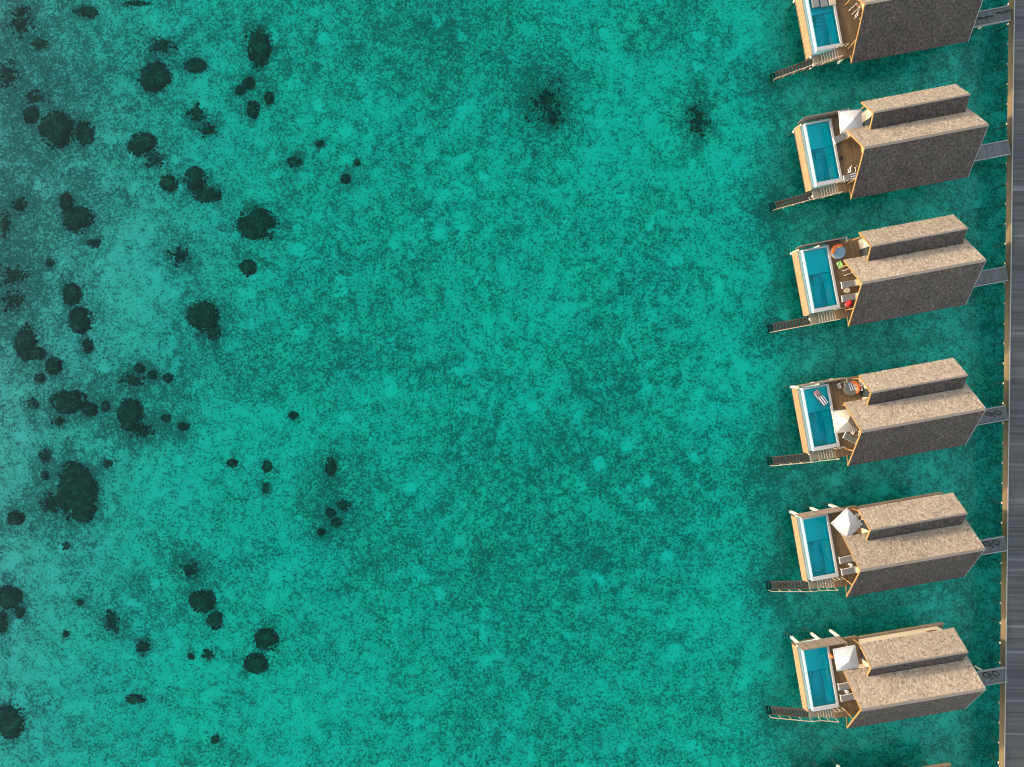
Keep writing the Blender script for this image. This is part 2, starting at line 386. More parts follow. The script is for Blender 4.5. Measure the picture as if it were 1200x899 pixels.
    b = N.new('ShaderNodeBump'); b.inputs['Strength'].default_value = .4; b.inputs['Distance'].default_value = .1
    L.new(fine, b.inputs['Height']); L.new(b.outputs[0], P.inputs['Normal'])
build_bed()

def build_water():
    xs = grid_axis(-66, 66, 4, 2500); ys = grid_axis(-50, 50, 4, 2500); nx, ny = len(xs), len(ys)
    verts = [(x, y, WATER_Z) for y in ys for x in xs]
    faces = [(j * nx + i, j * nx + i + 1, (j + 1) * nx + i + 1, (j + 1) * nx + i) for j in range(ny - 1) for i in range(nx - 1)]
    me = bpy.data.meshes.new('sea_water'); me.from_pydata(verts, [], faces); me.update()
    a = me.attributes.new('turb', 'FLOAT', 'POINT'); a.data.foreach_set('value', [bed_fields(v[0], v[1])[3] for v in verts])
    o = bpy.data.objects.new('sea_water', me); COL.objects.link(o)
    tag(o, 'calm clear turquoise lagoon water', None, None, 'structure')
    m, N, L, P = newmat('lagoon_water'); N.remove(P); me.materials.append(m)
    out = N['Material Output']; g = N.new('ShaderNodeNewGeometry'); pos = g.outputs['Position']
    at_ = N.new('ShaderNodeAttribute'); at_.attribute_name = 'turb'
    tint = mixc(N, L, at_.outputs['Fac'], (.03, .99, .80), (.40, .95, .83))
    tr = N.new('ShaderNodeBsdfTransparent'); L.new(tint, tr.inputs[0])
    gl = N.new('ShaderNodeBsdfGlossy'); gl.inputs['Roughness'].default_value = .12
    fr = N.new('ShaderNodeFresnel'); fr.inputs[0].default_value = 1.28
    n = mathn(N, L, 'ADD', noisen(N, L, pos, 1.2, 4, .6), noisen(N, L, pos, .3, 2, .5))
    b = N.new('ShaderNodeBump'); b.inputs['Strength'].default_value = .35; b.inputs['Distance'].default_value = .12
    L.new(n, b.inputs['Height']); L.new(b.outputs[0], gl.inputs['Normal']); L.new(b.outputs[0], fr.inputs['Normal'])
    mx = N.new('ShaderNodeMixShader'); L.new(fr.outputs[0], mx.inputs[0]); L.new(tr.outputs[0], mx.inputs[1]); L.new(gl.outputs[0], mx.inputs[2])
    L.new(mx.outputs[0], out.inputs[0])
build_water()

# ------------------------------------------------------------------ coral heads
def coralmat():
    m, N, L, P = newmat('coral'); g = N.new('ShaderNodeNewGeometry')
    n = mathn(N, L, 'ADD', mathn(N, L, 'MULTIPLY', noisen(N, L, g.outputs['Position'], 4.5, 4, .75), .6), mathn(N, L, 'MULTIPLY', noisen(N, L, g.outputs['Position'], 1.1, 3, .6), .4))
    r = ramp(N, [(.35, (.026, .024, .022)), (.50, (.07, .062, .05)), (.64, (.26, .20, .145))]); L.new(n, r.inputs[0])
    L.new(r.outputs[0], P.inputs['Base Color']); P.inputs['Roughness'].default_value = .95
    b = N.new('ShaderNodeBump'); b.inputs['Strength'].default_value = 1; b.inputs['Distance'].default_value = .2
    L.new(n, b.inputs['Height']); L.new(b.outputs[0], P.inputs['Normal'])
    return m
M['coral'] = coralmat()
def lump(bm, cx, cy, rx, ry, h, seed, nr=5, ns=None, z0=-.12):
    ns = ns or 20
    rings = []
    for k in range(nr + 1):
        t = k / nr; ring = []
        for j in range(ns):
            a = 2 * math.pi * j / ns
            q = 1 + .40 * noise.noise(Vector((math.cos(a) * 1.6 + seed, math.sin(a) * 1.6, seed * .7))) + .26 * noise.noise(Vector((math.cos(a) * 5 + seed, math.sin(a) * 5, seed)))
            r = (1 - t) * q
            hh = h * math.sqrt(max(0, 1 - (1 - t) ** 3)) + z0
            x = cx + rx * r * math.cos(a); y = cy + ry * r * math.sin(a)
            if 0 < k: hh += .10 * h * noise.noise(Vector((x * 2.2, y * 2.2, seed)))
            ring.append(bm.verts.new((x, y, hh)) if k < nr else None)
        rings.append(ring)
    top = bm.verts.new((cx, cy, h + z0))
    for k in range(nr - 1):
        a, b = rings[k], rings[k + 1]
        for j in range(ns): bm.faces.new((a[j], a[(j + 1) % ns], b[(j + 1) % ns], b[j]))
    a = rings[nr - 1]
    for j in range(ns): bm.faces.new((a[j], a[(j + 1) % ns], top))
BIG = {(181,90):'large round coral head with a brownish ringed top, near the upper left corner',
 (166,169):'dark rounded coral head just below the ringed one',(303,55):'tall dark coral head nearest the top edge, right of the ringed one',
 (66,152):'broad ragged dark coral mass in the upper left of the reef',(300,262):'large solitary dark coral head on bright sand, farthest right of the upper ones',
 (90,257):'dark irregular coral mass left of the solitary head',(237,371):'dark shaggy coral head with a short tail on its lower right',
 (93,375):'squarish dark coral head below the small pale gap in the left reef',(29,402):'boot shaped dark coral mass near the left edge',
 (80,471):'wide flat topped dark coral mass running sideways on the left reef',(152,486):'upright oval dark coral head beside the wide flat one',
 (90,578):'largest black coral mass, tall with pointed corners, in the left reef',(237,705):'dark coral head with a narrow lobe trailing to its lower right',
 (313,750):'upper half of the paired black coral heads near the bottom',(299,778):'lower half of the paired black coral heads near the bottom',
 (11,846):'round black coral head cut by the left edge at the bottom',(640,116):'loose dark coral thicket alone in the open lagoon near the top middle',
 (818,140):'loose brownish coral clump nearest the second villa from the top',(242,228):'flat elongated coral head lying right of two smaller ones',
 (10,701):'dark coral mass at the left edge above the round black one',(387,547):'small upright dark coral head alone in the middle left lagoon'}
for i, (px, py, rx, ry, st) in enumerate(CORALS):
    p = at(px, py, BED_Z + .2); s = .1
    bm = bmesh.new(); rnd = random.Random(i * 13 + 5)
    RX, RY = rx * s, ry * s; h = min(.95, .35 + .35 * min(RX, RY))
    if not st:
        lump(bm, 0, 0, RX * .80, RY * .80, h, i * 1.37, ns=40)
        for k in range(5 if min(rx, ry) > 6 else 2):
            a = rnd.uniform(0, 2 * math.pi); q = rnd.uniform(.42, .62); g_ = rnd.uniform(.36, .56)
            lump(bm, RX * q * math.cos(a), RY * q * math.sin(a), RX * g_, RY * g_, h * rnd.uniform(.7, 1.1), i + k * 2.3, 4, 22)
        n = int(24 + 34 * (RX + RY)); lo = .82; hi = 1.32
    else:
        n = int(min(190, 30 + 70 * (RX + RY))); lo = 0; hi = 1.4
    for k in range(n):
        a = rnd.uniform(0, 2 * math.pi); q = (.84 + abs(rnd.gauss(0, .13))) if not st else min(1.25, abs(rnd.gauss(0, .58)))
        r_ = rnd.uniform(.05, .17) * (1.15 if st else 1) * (1.5 if rnd.random() < .12 else 1)
        lump(bm, RX * q * math.cos(a), RY * q * math.sin(a), r_, r_ * rnd.uniform(.7, 1.3), r_ * .9 + .12, k * 3.1 + i, 3, 8)
    bmesh.ops.recalc_face_normals(bm, faces=bm.faces)
    me = bpy.data.meshes.new('reef_coral'); bm.to_mesh(me); bm.free(); me.materials.append(M['coral'])
    for q in me.polygons: q.use_smooth = True
    o = bpy.data.objects.new('reef_coral', me); COL.objects.link(o); o.location = (p.x, p.y, BED_Z)
    lab = BIG.get((px, py))
    if lab: tag(o, lab, 'coral')
    elif st:
        o.name = 'broken_coral'; tag(o, 'loose patch of broken dark coral scattered on the reef sand', 'coral', 'loose coral patches')
    else: tag(o, 'smaller compact dark coral lump on the reef sand', 'coral', 'smaller coral lumps')

# ------------------------------------------------------------------ the villa (local frame: x along the ridge, y to the bathroom side)
ZC, ZD = 3.7, 3.6
def shingled(y0, z0, y1, z1, x0, x1, seed, n_course, parent, name, mat='shingle'):
    """slope from eave (y0,z0) up to ridge (y1,z1)"""
    rnd = random.Random(seed); mb = MB()
    e = Vector((0, y0, z0)); r = Vector((0, y1, z1)); d = (r - e); Ls = d.length; d.normalize()
    n = Vector((1, 0, 0)).cross(d)
    if n.z < 0: n = -n
    # backing slab
    t = .10
    a = [Vector((x, 0, 0)) + q - n * o for o in (.0, t) for (x, q) in ((x0, e), (x1, e), (x1, r), (x0, r))]
    vs = [mb.bm.verts.new(p) for p in a]
    for f in ((0, 1, 2, 3), (7, 6, 5, 4), (0, 4, 5, 1), (1, 5, 6, 2), (2, 6, 7, 3), (3, 7, 4, 0)): mb.bm.faces.new([vs[i] for i in f])
    st = Ls / n_course
    for c in range(n_course):
        x = x0 - .02
        while x < x1 - .02:
            wd = rnd.uniform(.11, .21); xe = min(x + wd, x1 + .02)
            lo = c * st - rnd.uniform(0, .05); hi = min(Ls, (c + 1) * st + .03)
            h0 = .055 + rnd.uniform(0, .03); h1 = .008
            q = [Vector((x, 0, 0)) + e + d * lo + n * h0, Vector((xe - .012, 0, 0)) + e + d * lo + n * h0,
                 Vector((xe - .012, 0, 0)) + e + d * hi + n * h1, Vector((x, 0, 0)) + e + d * hi + n * h1,
                 Vector((x, 0, 0)) + e + d * lo + n * .002, Vector((xe - .012, 0, 0)) + e + d * lo + n * .002]
            v = [mb.bm.verts.new(p) for p in q]
            mb.bm.faces.new((v[0], v[1], v[2], v[3])); mb.bm.faces.new((v[4], v[5], v[1], v[0]))
            x = xe
    return mb.build(name, M[mat], parent)

def make_villa():
    V = empty('overwater_villa', (0, 0, 0))
    RX0, RX1 = .3, 13.4
    RY, RZ = 2.0, 8.6; SY, SZ = -2.15, 4.2; NY, NZ = 4.95, 5.9
    # main roof
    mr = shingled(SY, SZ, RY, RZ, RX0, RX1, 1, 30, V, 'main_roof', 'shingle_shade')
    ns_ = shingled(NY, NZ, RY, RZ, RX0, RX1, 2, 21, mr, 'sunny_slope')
    MB().bar((RX0 - .03, RY - .06, RZ + .03), (RX1 + .03, RY - .06, RZ + .03), .16, .07).bar((RX0 - .03, RY + .07, RZ + .025), (RX1 + .03, RY + .07, RZ + .025), .14, .06).build('ridge_cap', M['ridge'], mr)
    MB().bar((RX0 - .04, SY - .03, SZ - .08), (RX0 - .04, RY, RZ - .06), .06, .17).bar((RX0 - .045, NY + .03, NZ - .08), (RX0 - .045, RY, RZ - .06), .06, .17).build('bargeboard', M['gold_wood'], mr)
    MB().bar((RX1 + .04, SY - .03, SZ - .06), (RX1 + .04, RY, RZ - .05), .05, .2).bar((RX1 + .045, NY + .03, NZ - .06), (RX1 + .045, RY, RZ - .05), .05, .2).build('bargeboard', M['pale_beam'], mr)
    MB().bar((.8, SY + .2, SZ - .16), (.8, RY - .1, RZ - .42), .08, .16).bar((.8, NY - .2, NZ - .14), (.8, RY + .1, RZ - .42), .08, .16).build('rafter', M['gold_wood'], mr)
    # side roof
    BX0, BX1 = 2.45, 12.8; QY, QZ = 5.72, 7.72; FY, FZ = 4.38, 6.52; EY, EZ = 7.6, 5.9
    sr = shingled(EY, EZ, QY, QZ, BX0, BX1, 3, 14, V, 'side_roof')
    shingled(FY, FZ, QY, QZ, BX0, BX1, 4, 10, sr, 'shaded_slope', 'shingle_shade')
    MB().bar((BX0 - .02, QY, QZ + .035), (BX1 + .02, QY, QZ + .035), .18, .06).build('ridge_cap', M['ridge'], sr)
    MB().bar((BX0 - .04, EY + .02, EZ - .07), (BX0 - .04, QY, QZ - .05), .07, .2).bar((BX0 - .045, FY - .05, FZ - .1), (BX0 - .045, QY, QZ - .05), .07, .2).build('bargeboard', M['gold_wood'], sr)
    MB().bar((BX0 + 1.2, FY - .12, 6.62), (BX1 - .6, FY - .12, 6.62), .06, .05).build('gutter', M['pale_beam'], sr)
    # walls : a closed body under the roofs
    wx0, wx1 = 2.75, 12.7
    MB().prism([(-1.0, 3.5), (4.3, 3.5), (4.3, 6.3), (2.0, 8.36), (-1.0, 5.2)], wx0, wx1).build('wall', M['wall'], V)
    MB().prism([(4.32, 3.5), (7.05, 3.5), (7.05, 6.2), (5.72, 7.5), (4.32, 6.35)], 3.4, 12.3).build('bathroom_wall', M['wall'], V)
    # glass front with honey wood frames
    for k, (a, b) in enumerate(((-.9, .15), (.2, 1.25), (1.3, 2.35), (2.4, 3.45), (3.5, 4.2))):
        f = MB()
        tp = 5.87 if k else 5.25
        for z0, z1 in ((3.62, 3.72), (tp - .12, tp)): f.box(wx0 - .07, wx0 - .002, a, b, z0, z1)
        for y in (a, b - .07): f.box(wx0 - .068, wx0 - .001, y, y + .07, 3.722, tp - .122)
        w_ = f.build('window', M['gold_wood'], V)
        MB().box(wx0 - .035, wx0 - .004, a + .071, b - .071, 3.723, tp - .123).build('pane', M['glass'], w_)
    MB().prism([(-.2, 5.88), (4.25, 5.88), (4.25, 6.22), (2.0, 8.28), (-.2, 5.92)], wx0 - .05, wx0 - .003).build('gable', M['gold_wood'], V)
    MB().prism([(.95, 7.05), (3.2, 7.05), (2.0, 8.2)], .86, .92).build('gable_panel', M['cream_panel'], V)
    MB().bar((.9, .75, 6.98), (.9, 3.4, 6.98), .10, .12).build('tie_beam', M['gold_wood'], V)
    dd = MB().box(12.705, 12.76, -.1, .9, 3.5, 5.6).build('door', M['soil_brown'], V)
    MB().bar((12.80, .75, 4.5), (12.80, .75, 4.7), .03).build('handle', M['metal'], dd)
    MB().box(3.33, 3.398, 5.0, 6.0, 3.62, 5.6).build('side_door', M['glass'], V)
    # posts holding the gable
    MB().bar((.62, -1.12, 3.6), (RX0, SY + .05, SZ - .05), .08).build('strut', M['gold_wood'], V)
    MB().bar((.55, -.35, 3.6), (.35, -.35, 5.95), .10).build('post', M['gold_wood'], V)
    MB().bar((1.1, 4.5, 3.6), (1.1, 4.5, 5.9), .10).build('post', M['gold_wood'], V)
    MB().bar((2.8, 7.2, 3.6), (2.8, 7.2, 6.1), .10).build('post', M['gold_wood'], V)
    MB().bar((12.9, -.9, 3.5), (12.9, -.9, 5.3), .12).build('post', M['pale_beam'], V)
    # deck boards (along y)
    dk = MB(); x = .02
    rnd = random.Random(5)
    while x < 3.3:
        y = -1.2
        brk = rnd.uniform(1, 5)
        top = 7.4 if x > 0 else 7.0
        dk.box(x, x + .128, y, brk, 3.48, ZD); dk.box(x, x + .128, brk + .008, 7.4, 3.48, ZD)
        x += .14
    deck = dk.build('deck', M['deck'], V)
    MB().box(.0, 13.0, -1.22, -1.10, 3.2, 3.44).box(.0, 3.3, 7.28, 7.42, 3.2, 3.44).box(3.3, 13.0, 7.15, 7.28, 3.2, 3.44).box(.002, .12, -1.0, 7.2, 3.22, 3.42).box(12.85, 13.0, -1.0, 7.2, 3.22, 3.42).build('deck_beam', M['fascia'], V)
    # narrow ledge round the body
    lg = MB(); x = 3.31
    while x < 13.0:
        lg.box(x, x + .13, 7.08, 7.30, 3.45, 3.57); x += .14
    lg.build('ledge', M['fence'], V)
    MB().box(3.31, 12.95, -1.2, 7.05, 3.15, 3.47).build('floor_slab', M['soil_brown'], V)
    MB().box(10.6, 11.6, 7.052, 7.10, 4.4, 5.3).build('vent', M['soil_brown'], V)
    # steps beside the pool
    ld = MB(); x = -3.1
    while x < -2.22: ld.box(x, x + .13, -1.2, -.03, 2.58, 2.70); x += .14
    st = ld.build('stair', M['deck_pale'], V)
    n = 6
    for k in range(n):
        z = 2.70 + (k + 1) * (.9 / (n + 1)); xx = -2.18 + k * .25
        MB().box(xx, xx + .27, -1.2, -.03, z - .05, z).build('tread', M['deck_pale'], st)
        MB().box(xx - .02, xx + .045, -1.19, -.04, z + .002, z + .02).build('nosing', M['cream'], st)
    dx = MB(); x = -.66
    while x < -.02: dx.box(x, x + .128, -1.2, -.03, 3.48, ZD - .004); x += .14
    dx.build('step_landing', M['deck'], st)
    MB().bar((-2.2, -1.17, 2.5), (0, -1.17, 3.35), .05, .2).bar((-3.12, -1.17, 2.5), (-2.2, -1.17, 2.5), .05, .16).build('stringer', M['fascia'], st)
    ss = MB().bar((-3.12, -1.17, 2.55), (-7.2, -1.17, .2), .06, .22).bar((-3.12, -.34, 2.55), (-7.2, -.34, .2), .06, .22).build('sea_stair', M['stair_dark'], V)
    for k in range(13):
        x = -3.32 - k * .31; z = 2.48 - k * .178
        MB().box(x - .13, x + .13, -1.14, -.37, z - .03, z).build('tread', M['stair_dark'], ss)
    hr = MB()
    for x, z in ((-7.0, .35), (-6.0, .93), (-5.05, 1.48), (-4.1, 2.0), (-3.12, 2.6)): hr.bar((x, -1.24, z), (x, -1.24, z + .85), .045)
    hr.bar((-7.0, -1.24, 1.2), (-3.12, -1.24, 3.45), .07, .05)
    hr.bar((-3.12, -1.24, 3.45), (-2.2, -1.24, 3.5), .07, .05).bar((-2.2, -1.24, 3.5), (-.6, -1.24, 4.4), .06, .05)
    for x, z0, z1 in ((-2.2, 2.7, 3.5), (-1.4, 3.1, 3.95), (-.6, 3.5, 4.4)): hr.bar((x, -1.24, z0), (x, -1.24, z1), .045)
    hr.build('handrail', M['rail'], V)
    h2 = MB()
    h2.bar((-.75, -.08, 4.45), (.25, -.08, 4.45), .05).bar((-.75, -.08, 3.6), (-.75, -.08, 4.45), .05).bar((-.25, -.08, 3.6), (-.25, -.08, 4.45), .05).bar((.25, -.08, 3.6), (.25, -.08, 4.45), .05).bar((-.75, -.08, 4.0), (.25, -.08, 4.0), .04)
    h2.build('pool_rail', M['rail'], V)
    # pool
    pw = MB().poly([(-2.98, .42, 3.6), (-.26, .42, 3.6), (-.26, 6.96, 3.6), (-2.98, 6.96, 3.6)]).build('pool', M['pool_water'], V)
    sh = MB()   # shell : walls + floors
    sh.box(-3.0, -.0, -.0, .42, 1.9, 3.5).box(-3.0, -.0, 6.96, 7.15, 1.9, 3.5).box(-.25, -.002, .425, 6.955, 1.9, 3.5)
    sh.box(-3.0, -2.86, .425, 6.955, 1.9, 3.575)
    sh.build('shell', M['tile'], pw)
    MB().box(-2.85, -.26, .43, 6.95, 1.95, 2.25).build('floor', M['tile_deep'], pw)
    MB().box(-2.85, -.26, 4.2, 6.95, 2.26, 3.18).build('shelf', M['tile'], pw)
    MB().box(-1.12, -.26, .43, 4.19, 2.26, 3.1).build('bench', M['tile'], pw)
    MB().box(-2.85, -.26, 4.16, 4.24, 3.184, 3.192).box(-1.16, -1.08, .43, 3.3, 3.104, 3.11).box(-1.1, -.3, 3.36, 3.40, 3.105, 3.112).build('edge_tile', M['tile_line'], pw)
    for k in range(3):
        MB().box(-1.9 , -1.13, 3.3 + .3 * k, 3.3 + .3 * (k + 1) - .004, 2.26, 2.5 + .2 * k).build('step', M['tile'], pw)
        MB().box(-1.9 + .22 * k, -1.86 + .22 * k, 3.42, 4.14, 3.11, 3.12).build('step_edge', M['tile_line'], pw)
    MB().box(-3.0, .0, .001, .42, 3.503, ZC).box(-3.0, .0, 6.96, 7.15, 3.503, ZC).box(-.25, -.003, .422, 6.958, 3.503, ZC - .003).build('coping', M['coping'], pw)
    MB().box(-3.0, -2.84, .424, 6.956, 3.578, 3.606).build('lip', M['mint'], pw)
    MB().box(-3.42, -3.002, .0, 7.15, 3.0, 3.12).build('trough', M['coping'], pw)
    # slanted timber fascia on the sea side
    fa = MB()
    zt, zb = 3.32, 2.3
    nb = 6
    for k in range(nb):
        a = k / nb; b = (k + 1) / nb - .02
        p = [(-3.44 - .16 * a, zt - (zt - zb) * a), (-3.44 - .16 * b, zt - (zt - zb) * b)]
        vs = [fa.bm.verts.new(q) for q in ((p[0][0], -.15, p[0][1]), (p[0][0], 7.25, p[0][1]), (p[1][0], 7.25, p[1][1]), (p[1][0], -.15, p[1][1]),
              (p[0][0] + .05, -.15, p[0][1]), (p[0][0] + .05, 7.25, p[0][1]), (p[1][0] + .05, 7.25, p[1][1]), (p[1][0] + .05, -.15, p[1][1]))]
        for f in ((0, 1, 2, 3), (7, 6, 5, 4), (0, 4, 5, 1), (3, 2, 6, 7), (0, 3, 7, 4), (1, 5, 6, 2)): fa.bm.faces.new([vs[i] for i in f])
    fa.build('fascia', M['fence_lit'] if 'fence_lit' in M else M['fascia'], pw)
    MB().box(-3.4, -.02, -.1, 7.2, 1.7, 1.88).build('pool_base', M['soil_brown'], pw)
    # privacy fence
    fn = MB(); x = -3.45
    while x < 1.5:
        fn.box(x, x + .16, 7.50, 7.54, 2.95, 4.85 if True else 0); x += .172
    fe = fn.build('fence', M['fence'], V)
    MB().box(-3.5, 1.55, 7.43, 7.497, 4.75, 4.85).box(-3.5, 1.55, 7.43, 7.497, 3.15, 3.25).build('fence_rail', M['fence'], fe)
    MB().box(1.5, 1.56, 7.0, 7.55, 4.78, 4.86).box(1.5, 1.56, 7.0, 7.06, 3.6, 4.86).build('fence_post', M['rail'], fe)
    for x in (-2.95, -.55, 1.65):
        MB().box(x - .13, x + .13, 7.18, 7.42, -1.1, 2.9).build('pile', M['pile'], V)
        MB().bar((x, 6.8, 2.95), (x, 7.5, 2.95), .12, .12).build('bracket', M['gold_wood'], V)
    # stilts
    for x in (3.6, 5.8, 8.0, 10.2, 12.4):
        for y in (-.2, 2.8, 5.1):
            MB().box(x - .12, x + .12, y - .12, y + .12, -1.1, 3.14).build('pile', M['pile'], V)
    for x, y in ((-2.2, .5), (-2.2, 3.5), (-.5, .5), (-.5, 3.5), (-2.5, -.6), (.8, -.6)):
        MB().box(x - .12, x + .12, y - .12, y + .12, -1.1, 1.69 if y > 0 else (2.49 if x < 0 else 3.19)).build('pile', M['pile'], V)
    return V

ANG = {1: 10.5, 2: 10.7, 3: 10.6, 4: 10.3, 5: 9.9, 6: 9.6, 7: 9.5}
SE = {1: (988.3, 54.2), 2: (987.9, 212.5), 3: (985, 360.8), 4: (984.6, 523.3), 5: (983.3, 675.8), 6: (983.8, 828.8), 7: (992.5, 994)}
VLAB = {1: 'overwater villa cut by the top edge, with grey lounge cushions in its pool',
 2: 'shingle roofed overwater villa with a white parasol beside a navy and white striped lounger',
 3: 'shingle roofed overwater villa with a round blue daybed, red beanbag and no parasol',
 4: 'shingle roofed overwater villa with a mattress floating in its pool',
 5: 'shingle roofed overwater villa with a white parasol turned diagonally on its deck',
 6: 'lowest complete shingle roofed overwater villa, showing its pale side wall and square parasol',
 7: 'villa below all the others, only its ledge corner showing at the bottom edge'}
proto = make_villa(); villas = {}
for k in range(1, 8):
    o = proto if k == 1 else copy_tree(proto)
    p = at(SE[k][0], SE[k][1], ZC); o.location = (p.x, p.y, 0); o.rotation_euler = (0, 0, R(ANG[k]))
    tag(o, VLAB[k], 'villa', 'overwater villas in a row along the boardwalk'); villas[k] = o
for k in (1, 2, 3, 6, 7):
    for c in kids(villas[k]):
        for g in kids(c):
            if g.name.startswith('gutter'): bpy.data.objects.remove(g)
def L2W(k, u, v, z):
    p = at(SE[k][0], SE[k][1], ZC); a = R(ANG[k])
    return Vector((p.x + u * math.cos(a) - v * math.sin(a), p.y + u * math.sin(a) + v * math.cos(a), z))

# ------------------------------------------------------------------ boardwalk
T = at(1188.3, 0, 3.4); B = at(1176.6, 899, 3.4)
bdir = (T - B).normalized(); bang = math.atan2(bdir.x, bdir.y)
bw = empty('boardwalk', (B.x, B.y, 0), -bang)
tag(bw, 'long grey timber boardwalk on piles running down the right side past every villa', 'boardwalk')
LEN = (T - B).length; Y0, Y1 = -12, LEN + 12; WID = 2.9
rnd = random.Random(3)
mb = MB(); y = Y0; k = 0
while y < Y1:
    wd = .285; z = 3.4 + rnd.uniform(-.006, .006)
    mb.box(.08, WID - .08, y, y + wd - .010, z - .05, z); y += wd; k += 1
    if k % 9 == 0: y += .03
mb.build('deck_boards', M['grey_board'], bw)
MB().box(-.02, .06, Y0, Y1, 3.41, 3.48).box(WID - .1, WID + .02, Y0, Y1, 3.41, 3.49).build('kerb', M['pale_beam'], bw)
MB().box(.12, 1.29, Y0, Y1, 3.335, 3.345).box(1.51, WID - .12, Y0, Y1, 3.335, 3.345).build('added_dark_sheet', M['stair_dark'], bw)  # added dark sheet that darkens the gaps between the boards
fb = MB(); 
for z0 in (2.68, 2.93, 3.18): fb.box(-.06, -.02, Y0, Y1, z0, z0 + .235).box(WID + .02, WID + .06, Y0, Y1, z0, z0 + .235)
fb.build('fascia', M['fascia'], bw)
MB().box(1.3, 1.5, Y0, Y1, 2.9, 3.33).box(WID - .22, WID - .1, Y0, Y1, 2.9, 3.33).build('joist', M['fence'], bw)
y = -1.0
npile = 0
while y < LEN + 2:
    MB().tube([(1.4, y, -1.1), (1.4, y, 2.88)], .13, 12).build('pile', M['pile'], bw)
    y += 2.32

# ------------------------------------------------------------------ footbridges
def make_bridge():
    b = empty('footbridge', (0, 0, 0)); q = MB(); x = 12.96; rn = random.Random(8)
    while x < 19.15:
        q.box(x, x + .128, -.38, 1.10, 3.34, 3.42 + rn.uniform(0, .004)); x += .14
    q.build('deck_boards', M['grey_board2'], b)
    MB().box(12.97, 19.16, -.47, -.385, 3.2, 3.50).build('edge_beam', M['pale_beam'], b)
    MB().box(12.97, 19.16, 1.105, 1.19, 3.2, 3.50).build('edge_beam', M['pale_beam'], b)
    for x in (17.6,):
        for y in (.35,): MB().tube([(x, y, -1.1), (x, y, 3.33)], .11, 10).build('pile', M['pile'], b)
    return b
M['grey_board2'] = boardmat('pale_grey_boards', [(.085, .09, .085), (.14, .145, .137), (.11, .113, .107)], 0.75, 2.0, 0.35)
ORD = {1: 'first', 2: 'second', 3: 'third', 4: 'fourth', 5: 'fifth', 6: 'sixth', 7: 'seventh'}
pb = make_bridge()
for k in range(1, 8):
    o = pb if k == 1 else copy_tree(pb)
    o.location = villas[k].location; o.rotation_euler = villas[k].rotation_euler
    extra = {1: 'with two dark bicycles on it', 2: 'empty, leading to the villa with the striped lounger', 3: 'empty, leading to the villa with the red beanbag',
             4: 'with a bicycle, at the villa whose pool holds a mattress', 5: 'with a bicycle, leading to the villa with the diagonal parasol', 6: 'with a bicycle, leading to the lowest complete villa', 7: 'of the villa cut off by the bottom edge'}[k]
    tag(o, 'short grey plank footbridge ' + extra, 'footbridge', 'footbridges joining the villas to the boardwalk')

# ------------------------------------------------------------------ bicycles
def make_bike():
    b = empty('bicycle', (0, 0, 0)); tilt = Matrix.Rotation(R(34), 4, 'X')
    def T_(mb):
        for v in mb.bm.verts: v.co = tilt @ v.co
        return mb
    for x in (-.52, .52):
        ring = [(x + .32 * math.cos(a), 0, .34 + .32 * math.sin(a)) for a in [2 * math.pi * i / 28 for i in range(28)]]
        w_ = T_(MB().tube(ring, .042, 8, True)).build('wheel', M['rubber'], b, smooth=True)
        sp = MB()
        for i in range(10):
            a = math.pi * i / 5; sp.bar((x, 0, .34), (x + .3 * math.cos(a), 0, .34 + .3 * math.sin(a)), .006)
        T_(sp).build('spokes', M['metal'], w_)
    f = MB()
    for a, c in (((-.52, 0, .34), (-.10, 0, .34)), ((-.10, 0, .34), (-.22, 0, .82)), ((-.52, 0, .34), (-.20, 0, .74)), ((-.20, 0, .74), (.36, 0, .82)), ((-.10, 0, .34), (.38, 0, .74)), ((.34, 0, .92), (.52, 0, .34))):
        f.tube([a, c], .03, 8)
    T_(f).build('frame', M['bike'], b)
    T_(MB().tube([(.22, -.30, .98), (.33, -.22, 1.0), (.34, 0, .94), (.33, .22, 1.0), (.22, .30, .98)], .018, 8)).build('handlebar', M['metal'], b)
    T_(MB().box(-.36, -.12, -.07, .07, .83, .89)).build('saddle', M['rubber'], b, bevel=.02)
    T_(MB().tube([(-.14, 0, .32), (-.22, -.24, .02)], .012, 6)).build('kickstand', M['metal'], b)
    T_(MB().tube([(-.10, -.14, .34), (-.10, .14, .34)], .02, 6)).build('pedals', M['metal'], b)
    return b
bp = make_bike()
for i, (px, py, k, lab) in enumerate(((1176, 12.5, 1, 'dark bicycle nearest the boardwalk on the topmost footbridge'), (1153.5, 19, 1, 'dark bicycle by the roof edge on the topmost footbridge'),
        (1163, 482.5, 4, 'dark bicycle on the footbridge of the villa with the floating mattress'), (1161, 634.5, 5, 'dark bicycle on the footbridge of the villa with the diagonal parasol'), (1160.5, 788, 6, 'dark bicycle on the footbridge of the lowest complete villa'))):
    o = bp if i == 0 else copy_tree(bp)
    p = at(px, py, 3.6); o.location = (p.x, p.y, 3.43); o.rotation_euler = (0, 0, R(ANG[k]))
    tag(o, lab, 'bicycle', 'bicycles parked on the footbridges')

